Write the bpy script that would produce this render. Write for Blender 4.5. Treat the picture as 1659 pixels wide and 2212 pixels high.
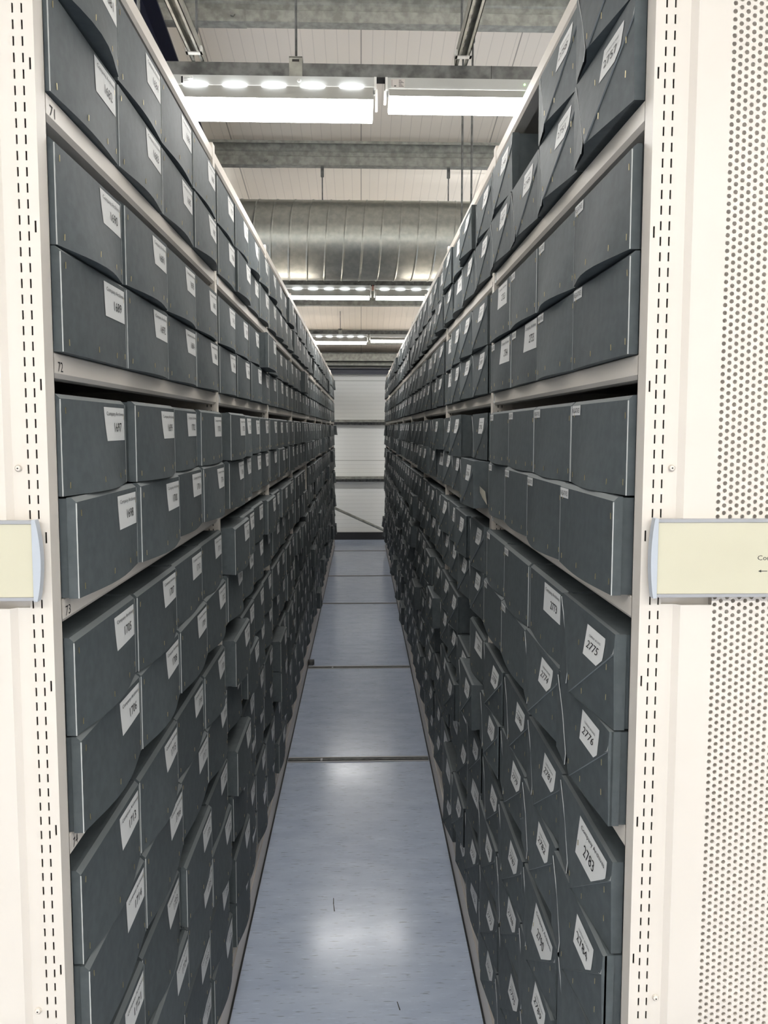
import bpy, math, random
import numpy as np
from mathutils import Matrix, Vector

for o in list(bpy.data.objects):
    bpy.data.objects.remove(o, do_unlink=True)
SC = bpy.context.scene
COL = SC.collection

# ------------------------------------------------------------------ camera
EYE = 1.742
F_PX, CY_PX, PITCH, YAW, ROLL = 1659.5, 1057.5, 0.079, 0.030, 0.0011
cam_d = bpy.data.cameras.new('camera')
cam = bpy.data.objects.new('camera', cam_d)
COL.objects.link(cam)
cam_d.sensor_fit = 'VERTICAL'
cam_d.sensor_height = 36.0
cam_d.sensor_width = 27.0
cam_d.lens = F_PX * 36.0 / 2212.0
cam_d.shift_y = -(1106.0 - CY_PX) / 2212.0
cam_d.clip_start = 0.02
cam_d.clip_end = 80
cam.location = (0, 0, EYE)
cam.rotation_mode = 'XYZ'
cam.matrix_world = (Matrix.Translation((0, 0, EYE)) @ Matrix.Rotation(-YAW, 4, 'Z')
                    @ Matrix.Rotation(math.pi / 2 - PITCH, 4, 'X') @ Matrix.Rotation(ROLL, 4, 'Z'))
SC.camera = cam

# ------------------------------------------------------------------ world, exposure, light strengths
W = bpy.data.worlds.new('world')
SC.world = W
W.use_nodes = True
W.node_tree.nodes['Background'].inputs[0].default_value = (0.9, 0.95, 1.0, 1)
W.node_tree.nodes['Background'].inputs[1].default_value = 0.15
SC.view_settings.view_transform = 'Standard'
SC.view_settings.look = 'None'
SC.view_settings.gamma = 1
SC.view_settings.use_curve_mapping = False
SC.view_settings.exposure = 0.68
LAMP = 15.5            # radiance of the lit diffusers
LAMP_COL = (1.0, 0.985, 0.955, 1)

# ------------------------------------------------------------------ sizes of the place
AL, AR = 0.398, 0.3676        # rack fronts left and right of the aisle centre
Y0 = 0.989                    # near face of both racks
BAY = 1.15
NB = 9
POST = 0.03
ZT = EYE + 0.4251             # top of the uppermost box shelf
PIT = 0.3261
LIP = 0.033
DEEP = 0.42
BW, BH, BD = 0.2725, 0.1350, 0.36
YEND = Y0 + NB * BAY + POST
YW = 12.05
PUR_A, PUR_B = EYE + 3.22, 0.191               # purlin undersides
CEIL_A, CEIL_B = PUR_A + 0.175, PUR_B      # ceiling height = A - B*y


def ceil_z(y):
    return CEIL_A - CEIL_B * y


# ------------------------------------------------------------------ materials
def mat(name, col, rough=0.5, metal=0.0, spec=0.5):
    m = bpy.data.materials.new(name)
    m.use_nodes = True
    b = m.node_tree.nodes['Principled BSDF']
    b.inputs['Base Color'].default_value = (*col, 1)
    b.inputs['Roughness'].default_value = rough
    b.inputs['Metallic'].default_value = metal
    b.inputs['Specular IOR Level'].default_value = spec
    return m


def nd(m, t, **kw):
    n = m.node_tree.nodes.new(t)
    for k, v in kw.items():
        setattr(n, k, v)
    return n


def lk(m, a, b):
    m.node_tree.links.new(a, b)


def noisy(m, scale, c1, c2, bump=0.0, stretch=(1, 1, 1), detail=4, lo=0.35, hi=0.65, rr=None, kind='ShaderNodeTexNoise'):
    b = m.node_tree.nodes['Principled BSDF']
    tc = nd(m, 'ShaderNodeTexCoord')
    mp = nd(m, 'ShaderNodeMapping')
    mp.inputs['Scale'].default_value = stretch
    lk(m, tc.outputs['Object'], mp.inputs['Vector'])
    n = nd(m, kind)
    n.inputs['Scale'].default_value = scale
    if kind == 'ShaderNodeTexNoise':
        n.inputs['Detail'].default_value = detail
    lk(m, mp.outputs['Vector'], n.inputs['Vector'])
    r = nd(m, 'ShaderNodeValToRGB')
    r.color_ramp.elements[0].position = lo
    r.color_ramp.elements[1].position = hi
    r.color_ramp.elements[0].color = (*c1, 1)
    r.color_ramp.elements[1].color = (*c2, 1)
    lk(m, n.outputs[0], r.inputs[0])
    lk(m, r.outputs[0], b.inputs['Base Color'])
    if bump:
        bp = nd(m, 'ShaderNodeBump')
        bp.inputs['Strength'].default_value = bump
        bp.inputs['Distance'].default_value = 0.002
        lk(m, n.outputs[0], bp.inputs['Height'])
        lk(m, bp.outputs['Normal'], b.inputs['Normal'])
    if rr:
        mr = nd(m, 'ShaderNodeMapRange')
        mr.inputs['To Min'].default_value = rr[0]
        mr.inputs['To Max'].default_value = rr[1]
        lk(m, n.outputs[0], mr.inputs['Value'])
        lk(m, mr.outputs[0], b.inputs['Roughness'])
    return r, mp


def emis(name, col, s):
    m = bpy.data.materials.new(name)
    m.use_nodes = True
    nt = m.node_tree
    nt.nodes.remove(nt.nodes['Principled BSDF'])
    e = nt.nodes.new('ShaderNodeEmission')
    e.inputs[0].default_value = col
    e.inputs[1].default_value = s
    nt.links.new(e.outputs[0], nt.nodes['Material Output'].inputs[0])
    return m


M = {}
M['board'] = mat('grey_archive_board', (0.125, 0.145, 0.152), 0.5)
_r, _ = noisy(M['board'], 55, (0.080, 0.093, 0.098), (0.098, 0.113, 0.119), bump=0.12)
_b = M['board'].node_tree.nodes['Principled BSDF']
_oi = nd(M['board'], 'ShaderNodeObjectInfo')
_mr = nd(M['board'], 'ShaderNodeMapRange')
_mr.inputs['To Min'].default_value = 0.86
_mr.inputs['To Max'].default_value = 1.1
lk(M['board'], _oi.outputs['Random'], _mr.inputs['Value'])
_hs = nd(M['board'], 'ShaderNodeHueSaturation')
lk(M['board'], _mr.outputs[0], _hs.inputs['Value'])
lk(M['board'], _r.outputs[0], _hs.inputs['Color'])
lk(M['board'], _hs.outputs[0], _b.inputs['Base Color'])
_b.inputs['Roughness'].default_value = 0.62
_b.inputs['Specular IOR Level'].default_value = 0.35
M['rawedge'] = mat('raw_white_board_edge', (0.55, 0.56, 0.55), 0.8)
M['crease'] = mat('worn_board_crease', (0.22, 0.24, 0.245), 0.7)
M['paper'] = mat('label_paper', (0.74, 0.74, 0.73), 0.6)
M['ink'] = mat('black_ink', (0.015, 0.015, 0.016), 0.6)
M['brass'] = mat('brass_staple', (0.62, 0.52, 0.30), 0.4, 1.0)
M['enamel'] = mat('cream_enamel', (0.80, 0.74, 0.67), 0.42)
noisy(M['enamel'], 6, (0.745, 0.68, 0.61), (0.77, 0.705, 0.635), bump=0.02)
M['recess'] = mat('dark_slot_recess', (0.03, 0.027, 0.025), 0.8)
M['black'] = mat('black_steel', (0.02, 0.02, 0.022), 0.5)
M['navy'] = mat('navy_painted_steel', (0.008, 0.010, 0.03), 0.4)
M['galv'] = mat('galvanised_steel', (0.35, 0.36, 0.34), 0.5, 0.35)
noisy(M['galv'], 22, (0.25, 0.25, 0.225), (0.40, 0.40, 0.36), rr=(0.38, 0.6))
M['galvdark'] = mat('dark_galvanised_channel', (0.2, 0.2, 0.2), 0.55, 0.5)
noisy(M['galvdark'], 28, (0.09, 0.092, 0.09), (0.20, 0.203, 0.20), rr=(0.4, 0.6))
M['duct'] = mat('spiral_duct_steel', (0.5, 0.5, 0.47), 0.35, 0.8)
noisy(M['duct'], 26, (0.38, 0.39, 0.36), (0.47, 0.475, 0.435), rr=(0.29, 0.34))
M['white'] = mat('white_painted_metal', (0.80, 0.80, 0.78), 0.4)
M['grey_plastic'] = mat('grey_plastic', (0.50, 0.53, 0.58), 0.4)
M['sticker'] = mat('silver_sticker', (0.62, 0.58, 0.56), 0.5)
M['insert'] = mat('cream_sign_insert', (0.76, 0.72, 0.52), 0.4)
noisy(M['insert'], 3, (0.62, 0.58, 0.44), (0.67, 0.63, 0.49), lo=0.4, hi=0.6)
M['alu'] = mat('aluminium_rail', (0.45, 0.45, 0.47), 0.4, 0.4)
M['red'] = mat('red_cable', (0.35, 0.05, 0.03), 0.5)
M['tan'] = mat('buff_card', (0.55, 0.51, 0.42), 0.7)
M['diffuser'] = emis('lit_diffuser', LAMP_COL, LAMP)
M['diffuser_rear'] = emis('lit_diffuser_front_hall', LAMP_COL, LAMP * 0.33)
M['uplight'] = emis('lit_slot', (0.93, 0.98, 1.0, 1), LAMP * 1.5)
M['uplight_fill'] = emis('boosted_fill_slot', (0.93, 0.98, 1.0, 1), LAMP * 36)  # added fill: slots of unseen fittings, boosted to brighten ceiling and end wall
M['uplight_dim'] = emis('dim_lit_slot', (0.93, 0.98, 1.0, 1), LAMP * 0.6)
M['batten'] = mat('batten_white', (0.50, 0.51, 0.50), 0.4)
M['reflector'] = mat('reflector_grey', (0.36, 0.36, 0.34), 0.45)
M['bevel'] = mat('painted_lit_bevel', (0.150, 0.165, 0.170), 0.6)  # paler than the board: light caught by the bevel is painted in
M['green'] = emis('green_indicator', (0.35, 1.0, 0.2, 1), 4)

# floor: blue-grey marbled sheet with fine streaks across the aisle
M['lino'] = mat('blue_grey_linoleum', (0.3, 0.33, 0.4), 0.3)
_m = M['lino']
_r, _mp = noisy(_m, 7, (0.49, 0.56, 0.71), (0.59, 0.66, 0.80), stretch=(0.8, 2.4, 1), detail=6, lo=0.3, hi=0.7)
_bs = _m.node_tree.nodes['Principled BSDF']
_tc = nd(_m, 'ShaderNodeTexCoord')
_m2 = nd(_m, 'ShaderNodeMapping')
_m2.inputs['Scale'].default_value = (0.8, 8.0, 1)
lk(_m, _tc.outputs['Object'], _m2.inputs['Vector'])
_n2 = nd(_m, 'ShaderNodeTexNoise')
_n2.inputs['Scale'].default_value = 22
_n2.inputs['Detail'].default_value = 3
lk(_m, _m2.outputs['Vector'], _n2.inputs['Vector'])
_c2 = nd(_m, 'ShaderNodeValToRGB')
_c2.color_ramp.elements[0].position = 0.33
_c2.color_ramp.elements[0].color = (0.35, 0.33, 0.33, 1)
_c2.color_ramp.elements[1].position = 0.37
_c2.color_ramp.elements[1].color = (1, 1, 1, 1)
_e = _c2.color_ramp.elements.new(0.62)
_e.color = (1, 1, 1, 1)
_e = _c2.color_ramp.elements.new(0.69)
_e.color = (1.35, 1.35, 1.3, 1)
lk(_m, _n2.outputs[0], _c2.inputs[0])
_mx = nd(_m, 'ShaderNodeMixRGB', blend_type='MULTIPLY')
_mx.inputs[0].default_value = 0.55
lk(_m, _r.outputs[0], _mx.inputs[1])
lk(_m, _c2.outputs[0], _mx.inputs[2])
lk(_m, _mx.outputs[0], _bs.inputs['Base Color'])
_n3 = nd(_m, 'ShaderNodeTexNoise')
_n3.inputs['Scale'].default_value = 2.2
_n3.inputs['Detail'].default_value = 5
lk(_m, _tc.outputs['Object'], _n3.inputs['Vector'])
_mr = nd(_m, 'ShaderNodeMapRange')
_mr.inputs['From Min'].default_value = 0.3
_mr.inputs['From Max'].default_value = 0.7
_mr.inputs['To Min'].default_value = 0.15
_mr.inputs['To Max'].default_value = 0.24
lk(_m, _n3.outputs[0], _mr.inputs['Value'])
lk(_m, _mr.outputs[0], _bs.inputs['Roughness'])
_bp = nd(_m, 'ShaderNodeBump')
_bp.inputs['Strength'].default_value = 0.06
_bp.inputs['Distance'].default_value = 0.004
lk(_m, _n3.outputs[0], _bp.inputs['Height'])
lk(_m, _bp.outputs['Normal'], _bs.inputs['Normal'])


def ribbed(name, col, axis, pitch, major, dark, rough=0.5):
    """painted sheet with thin grooves every pitch and wider joints every major"""
    m = mat(name, col, rough)
    b = m.node_tree.nodes['Principled BSDF']
    tc = nd(m, 'ShaderNodeTexCoord')
    sx = nd(m, 'ShaderNodeSeparateXYZ')
    lk(m, tc.outputs['Object'], sx.inputs[0])
    out = []
    for p, wd in ((pitch, 0.06), (major, 0.008)):
        d = nd(m, 'ShaderNodeMath', operation='DIVIDE')
        d.inputs[1].default_value = p
        lk(m, sx.outputs[axis], d.inputs[0])
        f = nd(m, 'ShaderNodeMath', operation='FRACT')
        lk(m, d.outputs[0], f.inputs[0])
        c = nd(m, 'ShaderNodeMath', operation='LESS_THAN')
        c.inputs[1].default_value = wd
        lk(m, f.outputs[0], c.inputs[0])
        out.append(c)
    s = nd(m, 'ShaderNodeMath', operation='MULTIPLY')
    s.inputs[1].default_value = 0.5 if axis == 'Z' else 0.3
    lk(m, out[0].outputs[0], s.inputs[0])
    a = nd(m, 'ShaderNodeMath', operation='MAXIMUM')
    lk(m, s.outputs[0], a.inputs[0])
    lk(m, out[1].outputs[0], a.inputs[1])
    mx = nd(m, 'ShaderNodeMixRGB')
    mx.inputs[1].default_value = (*col, 1)
    mx.inputs[2].default_value = (*dark, 1)
    lk(m, a.outputs[0], mx.inputs[0])
    lk(m, mx.outputs[0], b.inputs['Base Color'])
    bp = nd(m, 'ShaderNodeBump')
    bp.invert = True
    bp.inputs['Strength'].default_value = 0.5
    bp.inputs['Distance'].default_value = 0.004
    lk(m, a.outputs[0], bp.inputs['Height'])
    lk(m, bp.outputs['Normal'], b.inputs['Normal'])
    return m


M['ceil'] = ribbed('ribbed_roof_liner', (0.88, 0.80, 0.70), 'X', 0.075, 1.0, (0.42, 0.37, 0.32))
M['wallrib'] = ribbed('ribbed_wall_liner', (0.86, 0.86, 0.83), 'Z', 0.062, 1.24, (0.47, 0.46, 0.44))
M['wall'] = mat('painted_wall', (0.72, 0.69, 0.64), 0.6)
noisy(M['wall'], 3, (0.70, 0.67, 0.62), (0.74, 0.71, 0.66))


# ------------------------------------------------------------------ mesh building
class MB:
    def __init__(s):
        s.v = []
        s.f = []
        s.m = []
        s.sm = []
        s.mats = []

    def mi(s, k):
        if k not in s.mats:
            s.mats.append(k)
        return s.mats.index(k)

    def poly(s, pts, k, smooth=False):
        n = len(s.v)
        s.v += [tuple(p) for p in pts]
        s.f.append(tuple(range(n, n + len(pts))))
        s.m.append(s.mi(k))
        s.sm.append(smooth)

    def box(s, x0, x1, y0, y1, z0, z1, k, skip=''):
        c = [(x0, y0, z0), (x1, y0, z0), (x1, y1, z0), (x0, y1, z0), (x0, y0, z1), (x1, y0, z1), (x1, y1, z1), (x0, y1, z1)]
        n = len(s.v)
        s.v += c
        for t, q in (('b', (0, 3, 2, 1)), ('t', (4, 5, 6, 7)), ('f', (0, 1, 5, 4)), ('r', (1, 2, 6, 5)), ('k', (2, 3, 7, 6)), ('l', (3, 0, 4, 7))):
            if t in skip:
                continue
            s.f.append(tuple(n + i for i in q))
            s.m.append(s.mi(k))
            s.sm.append(False)

    def grid(s, rows, k, smooth=True):
        n = len(s.v)
        w = len(rows[0])
        for r in rows:
            s.v += [tuple(p) for p in r]
        for j in range(len(rows) - 1):
            for i in range(w - 1):
                a = n + j * w + i
                s.f.append((a, a + 1, a + w + 1, a + w))
                s.m.append(s.mi(k))
                s.sm.append(smooth)

    def cyl(s, a, b, r, k, seg=10, r2=None):
        a, b = Vector(a), Vector(b)
        d = (b - a).normalized()
        u = d.orthogonal().normalized()
        w = d.cross(u)
        r2 = r if r2 is None else r2
        n = len(s.v)
        for p, rr in ((a, r), (b, r2)):
            for i in range(seg):
                t = 2 * math.pi * i / seg
                s.v.append(tuple(p + u * (rr * math.cos(t)) + w * (rr * math.sin(t))))
        for i in range(seg):
            j = (i + 1) % seg
            s.f.append((n + i, n + j, n + seg + j, n + seg + i))
            s.m.append(s.mi(k))
            s.sm.append(True)
        for base, rev in ((n, True), (n + seg, False)):
            q = [base + i for i in range(seg)]
            s.f.append(tuple(q[::-1] if rev else q))
            s.m.append(s.mi(k))
            s.sm.append(False)

    def prism(s, prof, axis, a, b, k, caps=True):
        """extrude a closed 2-D outline along an axis ('x': prof is (y,z); 'y': (x,z); 'z': (x,y))"""
        def P(p, t):
            return {'x': (t, p[0], p[1]), 'y': (p[0], t, p[1]), 'z': (p[0], p[1], t)}[axis]
        n = len(s.v)
        c = len(prof)
        s.v += [P(p, a) for p in prof] + [P(p, b) for p in prof]
        for i in range(c):
            j = (i + 1) % c
            s.f.append((n + i, n + j, n + c + j, n + c + i))
            s.m.append(s.mi(k))
            s.sm.append(False)
        if caps:
            s.f.append(tuple(range(n + c - 1, n - 1, -1)))
            s.f.append(tuple(range(n + c, n + 2 * c)))
            s.m += [s.mi(k)] * 2
            s.sm += [False] * 2

    def data(s, name):
        me = bpy.data.meshes.new(name)
        me.from_pydata(s.v, [], s.f)
        for k in s.mats:
            me.materials.append(M[k])
        me.polygons.foreach_set('material_index', s.m)
        me.polygons.foreach_set('use_smooth', s.sm)
        me.update()
        return me

    def build(s, name, parent=None):
        o = bpy.data.objects.new(name, s.data(name))
        COL.objects.link(o)
        if parent:
            o.parent = parent
        return o


def tag(o, label, cat, group=None, kind=None):
    o['label'] = label
    o['category'] = cat
    if group:
        o['group'] = group
    if kind:
        o['kind'] = kind
    return o


def empty(name, loc=(0, 0, 0), rz=0.0):
    o = bpy.data.objects.new(name, None)
    o.empty_display_size = 0.05
    o.location = loc
    o.rotation_euler = (0, 0, rz)
    COL.objects.link(o)
    return o


def structure(o):
    o['kind'] = 'structure'
    return o


_txt = {}


def text_tris(body, shear=0.0):
    """2-D outline of a word: verts and faces at cap height 1, starting at x=0"""
    key = (body, shear)
    if key in _txt:
        return _txt[key]
    cu = bpy.data.curves.new('t', 'FONT')
    cu.body = body
    cu.resolution_u = 2
    cu.shear = shear
    cu.size = 1.0
    ob = bpy.data.objects.new('t', cu)
    COL.objects.link(ob)
    bpy.context.view_layer.update()
    me = bpy.data.meshes.new_from_object(ob)
    vs = np.array([v.co[:2] for v in me.vertices])
    fs = [tuple(p.vertices) for p in me.polygons]
    bpy.data.objects.remove(ob)
    bpy.data.curves.remove(cu)
    bpy.data.meshes.remove(me)
    vs[:, 0] -= vs[:, 0].min()
    vs /= 0.72
    _txt[key] = (vs, fs)
    return _txt[key]


def put_text(mb, body, fn, x, y, w, h, k='ink', shear=0.0):
    """lay a word into mb: its lower left corner at x,y, w wide, h capital height; fn maps (x,y) to a point"""
    vs, fs = text_tris(body, shear)
    sx = w / vs[:, 0].max()
    n = len(mb.v)
    mb.v += [fn(x + a * sx, y + b * h) for a, b in vs]
    i = mb.mi(k)
    for f in fs:
        mb.f.append(tuple(n + q for q in f))
        mb.m.append(i)
        mb.sm.append(False)


# ------------------------------------------------------------------ the setting
mb = MB()
mb.box(-5, 5, -6, YW, -0.1, 0, 'lino')
structure(mb.build('floor'))

mb = MB()
mb.poly([(-5, -6, ceil_z(-6)), (-5, YW, ceil_z(YW)), (5, YW, ceil_z(YW)), (5, -6, ceil_z(-6))], 'ceil')
mb.poly([(-5, -6, ceil_z(-6) + .1), (5, -6, ceil_z(-6) + .1), (5, YW, ceil_z(YW) + .1), (-5, YW, ceil_z(YW) + .1)], 'ceil')
structure(mb.build('ceiling'))
mb = MB()
mb.box(-5, 5, YW, YW + .1, 0, ceil_z(YW) + .1, 'wallrib')
structure(mb.build('wall_back'))
mb = MB()
mb.box(-5, 5, -6.1, -6, 0, ceil_z(-6) + .1, 'wall')
structure(mb.build('wall_front'))
for nm, x0, x1 in (('wall_left', -5.1, -5), ('wall_right', 5, 5.1)):
    mb = MB()
    mb.prism([(-6.1, 0), (YW + .1, 0), (YW + .1, ceil_z(YW) + .1), (-6.1, ceil_z(-6) + .1)], 'x', x0, x1, 'wall')
    structure(mb.build(nm))
mb = MB()
mb.box(-5, 5, YW - 0.05, YW - 0.001, 0.0, 0.115, 'black')
structure(mb.build('baseboard_back'))

# galvanised rails across the end wall, diagonal brace
for z, txt in ((EYE + 0.055, 'upper galvanised rail across the end wall at the aisle end'),
               (EYE - 0.825, 'lower galvanised rail across the end wall, just above the diagonal brace')):
    mb = MB()
    y = YW
    mb.box(-3, 3, y - 0.16, y - 0.001, z + 0.078, z + 0.083, 'galv')
    mb.box(-3, 3, y - 0.165, y - 0.16, z + 0.045, z + 0.083, 'galv')
    mb.box(-3, 3, y - 0.004, y - 0.001, z + 0.0, z + 0.078, 'galvdark')
    mb.box(-3, 3, y - 0.09, y - 0.085, z + 0.0, z + 0.078, 'galvdark')
    mb.box(-3, 3, y - 0.085, y - 0.004, z + 0.0, z + 0.004, 'galvdark')
    tag(mb.build('wall_rail'), txt, 'rail', 'horizontal rails on the end wall')
mb = MB()
yb = YW - 0.24
mb.cyl((-1.4, yb, EYE - 0.77), (0.72, yb, EYE - 1.735), 0.021, 'galv', 12)
br = mb.build('diagonal_brace')
tag(br, 'slanting round steel brace in front of the end wall', 'brace')
mb = MB()
for x, z in ((-1.4, EYE - 0.77), (0.72, 0.05)):
    mb.box(x - .05, x + .05, yb - .012, YW - .17, z - .05 if z > .5 else 0.001, z + .05, 'galv')
mb.build('brace_plate', br)

# ------------------------------------------------------------------ roof steel
PUR = [(4.69, 0), (6.21, 1), (7.74, 2), (9.28, 3), (10.77, 4)]
ordw = ['first', 'second', 'third', 'fourth', 'fifth']
ptxt = ['nearest grey galvanised roof purlin, with a bright lower flange, above the near light row',
        'galvanised roof purlin right above the round spiral duct',
        'galvanised roof purlin hidden behind the spiral duct',
        'galvanised roof purlin between the middle and far rows of lights',
        'galvanised roof purlin just behind the farthest row of lights']
for y, i in PUR:
    z = PUR_A - PUR_B * y
    r = empty('roof_purlin', (0, y, z))
    tag(r, ptxt[i], 'purlin', 'galvanised purlins under the roof')
    mb = MB()
    t = 0.004
    h = ceil_z(y) - z - 0.016
    # Z section: web in front, bottom flange running back, top flange running forward
    prof = [(-0.075, 0), (0.0, 0), (0.0, 0.018), (-0.004, 0.018), (-0.004, t), (-0.071, t), (-0.071, h * .40), (-0.060, h * .44),
            (-0.060, h * .62), (-0.072, h * .68), (-0.072, h), (-0.14, h), (-0.14, h - 0.02), (-0.136, h - 0.02), (-0.136, h - t),
            (-0.076, h - t), (-0.076, h * .68), (-0.064, h * .62), (-0.064, h * .44), (-0.075, h * .40)]
    mb.prism(prof, 'x', -4.9, 4.9, 'galv')
    mb.build('purlin_beam', r)
    mb = MB()
    mb.prism([(-0.079, -0.003), (0.002, -0.003), (0.002, -0.0005), (-0.0765, -0.0005), (-0.0765, h * .40), (-0.079, h * .40)], 'x', -1.3, -0.66, 'galv')
    mb.build('splice_sleeve', r)
    for bx in (-0.73, -1.15):
        mb = MB()
        mb.cyl((bx, -0.079, h * .22), (bx, -0.093, h * .22), 0.016, 'galv', 6)
        mb.build('bolt', r)

mb = MB()
z = 2.493 + 0.168
mb.box(-5, 5, 11.45, 11.99, z + 0.185, z + 0.20, 'galvdark')
mb.box(-5, 5, 11.45, 11.47, z + 0.08, z + 0.19, 'galv')
mb.box(-5, 5, 11.72, 12.0, z + 0.035, z + 0.085, 'galv')
tag(mb.build('eaves_beam'), 'pale galvanised eaves beam over the end wall, above the navy beam', 'beam')
mb = MB()
zt = EYE + 0.921
prof = [(11.86, zt - .085), (12.04, zt - .085), (12.04, zt - .07), (11.96, zt - .07), (11.96, zt - .012), (12.04, zt - .012), (12.04, zt), (11.86, zt),
        (11.86, zt - .012), (11.945, zt - .012), (11.945, zt - .07), (11.86, zt - .07)]
mb.prism(prof, 'x', -5, 5, 'navy')
tag(mb.build('navy_beam'), 'navy blue steel beam across the top of the end wall', 'beam')

# navy rafter over the left rack, sloping with the roof
mb = MB()


def raf(y, dz):
    return PUR_A - PUR_B * y - 0.01 + dz


for x0, x1, d0, d1 in ((-1.29, -1.12, -0.016, 0.0), (-1.212, -1.198, -0.43, -0.016), (-1.29, -1.12, -0.446, -0.43)):
    ya, ybk = -1.5, 11.8
    a = [(x0, ya, raf(ya, d0)), (x1, ya, raf(ya, d0)), (x1, ybk, raf(ybk, d0)), (x0, ybk, raf(ybk, d0)),
         (x0, ya, raf(ya, d1)), (x1, ya, raf(ya, d1)), (x1, ybk, raf(ybk, d1)), (x0, ybk, raf(ybk, d1))]
    n = len(mb.v)
    mb.v += a
    for q in ((0, 3, 2, 1), (4, 5, 6, 7), (0, 1, 5, 4), (1, 2, 6, 5), (2, 3, 7, 6), (3, 0, 4, 7)):
        mb.f.append(tuple(n + i for i in q))
        mb.m.append(mb.mi('navy'))
        mb.sm.append(False)
tag(mb.build('roof_rafter'), 'dark navy steel rafter sloping above the left rack', 'rafter')

# ------------------------------------------------------------------ spiral duct
mb = MB()
R, PITCHD = 0.303, 0.138
seg = 56
turns = 50
samples = [(0.0, 0.0), (0.02, 0.0035), (0.06, 0.0035), (0.08, 0.0), (0.12, 0.0), (0.5, 0.0), (0.95, 0.0)]
prev = None
rows = []
for k in range(turns):
    for fr, dr in samples:
        row = []
        for i in range(seg + 1):
            th = 2 * math.pi * i / seg
            x = -3.4 + PITCHD * (k + fr + i / seg)
            row.append((x, (R + dr) * math.sin(th), (R + dr) * math.cos(th)))
        rows.append(row)
mb.grid(rows, 'duct')
dd = mb.build('duct_tube')
du = empty('spiral_duct', (0, 6.21, EYE + 1.478))
dd.parent = du
tag(du, 'large round galvanised spiral duct crossing above the aisle', 'duct')
mb = MB()
mb.cyl((-3.28, 0, 0), (-3.25, 0, 0), 0.298, 'galvdark', 32)
mb.cyl((3.45, 0, 0), (3.48, 0, 0), 0.298, 'galvdark', 32)
mb.build('duct_end_cap', du)


def rod(name, x, y, z0, z1, r, txt, grp, k='galvdark'):
    mb = MB()
    mb.cyl((0, 0, 0), (0, 0, z1 - z0), r, k, 8)
    e = empty(name, (x, y, z0))
    o = mb.build('rod', e)
    mb = MB()
    mb.box(-.012, .012, -.01, .01, z1 - z0 - 0.075, z1 - z0 - 0.0, k)
    mb.build('clamp', e)
    tag(e, txt, 'hanger rod', grp)
    return e


def purz(y):
    return PUR_A - PUR_B * y


rod('hanger_rod', -0.298, 6.17, EYE + 1.478 + 0.297, purz(6.21) - .004, 0.0045, 'left thin rod holding the spiral duct below its purlin', 'rods holding the duct')
rod('hanger_rod', 0.687, 6.17, EYE + 1.478 + 0.297, purz(6.21) - .004, 0.0045, 'right thin rod holding the spiral duct, near the right rack top', 'rods holding the duct')
rod('hanger_rod', 0.655, 4.655, 2.50, purz(4.69) - .004, 0.006, 'right one of two long thin rods hanging above the right rack', 'long rods above the right rack')
rod('hanger_rod', 0.599, 4.655, 2.50, purz(4.69) - .004, 0.006, 'left one of two long thin rods hanging above the right rack', 'long rods above the right rack')
rod('hanger_rod', -0.93, 3.4, 2.56, ceil_z(3.4) - .004, 0.007, 'thin rod hanging in front of the navy rafter', 'long rods above the left rack')

# ------------------------------------------------------------------ lighting trunking and fittings
ROWS = [(-4.6, 'rear'), (-0.95, 'overhead'), (2.77, 'near'), (6.6, 'middle'), (9.95, 'far')]
ZB = EYE + 1.101      # underside of a wide reflector
for y, nm in ROWS:
    r = empty('lighting_channel', (0, y, EYE + 1.206))
    place = {'near': 'above the near row of lights', 'middle': 'under the duct, above the middle row of lights',
             'far': 'above the farthest row of lights', 'rear': 'behind the camera, last row', 'overhead': 'behind the camera, first row'}[nm]
    tag(r, 'grey galvanised channel ' + place, 'channel', 'channels carrying the lights')
    mb = MB()
    mb.box(-4.7, 4.8, -0.022, 0.022, 0.0, 0.043, 'galvdark')
    mb.box(-4.7, 4.8, -0.018, 0.018, -0.004, 0.0, 'black')
    for jx in (0.452, -2.548):
        mb.box(jx - .0012, jx + .0012, -0.0225, 0.0225, 0.0, 0.0435, 'black')
    mb.build('channel_bar', r)
    bxs = {'near': -0.2217, 'middle': -1.35, 'far': -0.262}.get(nm, -0.22)
    for bx in (bxs, bxs + 2.4, bxs - 2.4):
        mb = MB()
        mb.box(bx - .0225, bx + .0225, -0.026, -0.0225, -0.003, 0.062, 'galv')
        mb.box(bx - .0225, bx + .0225, 0.0225, 0.026, -0.003, 0.062, 'galv')
        mb.box(bx - .0225, bx + .0225, -0.026, 0.026, 0.06, 0.064, 'galv')
        mb.box(bx - .012, bx + .012, -0.0265, -0.0258, 0.046, 0.054, 'recess')
        mb.build('bracket', r)
        mb = MB()
        mb.cyl((bx, 0, 0.064), (bx, 0, ceil_z(y) - EYE - 1.206 - .003), 0.0042, 'galvdark', 8)
        mb.build('suspension_rod', r)


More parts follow.
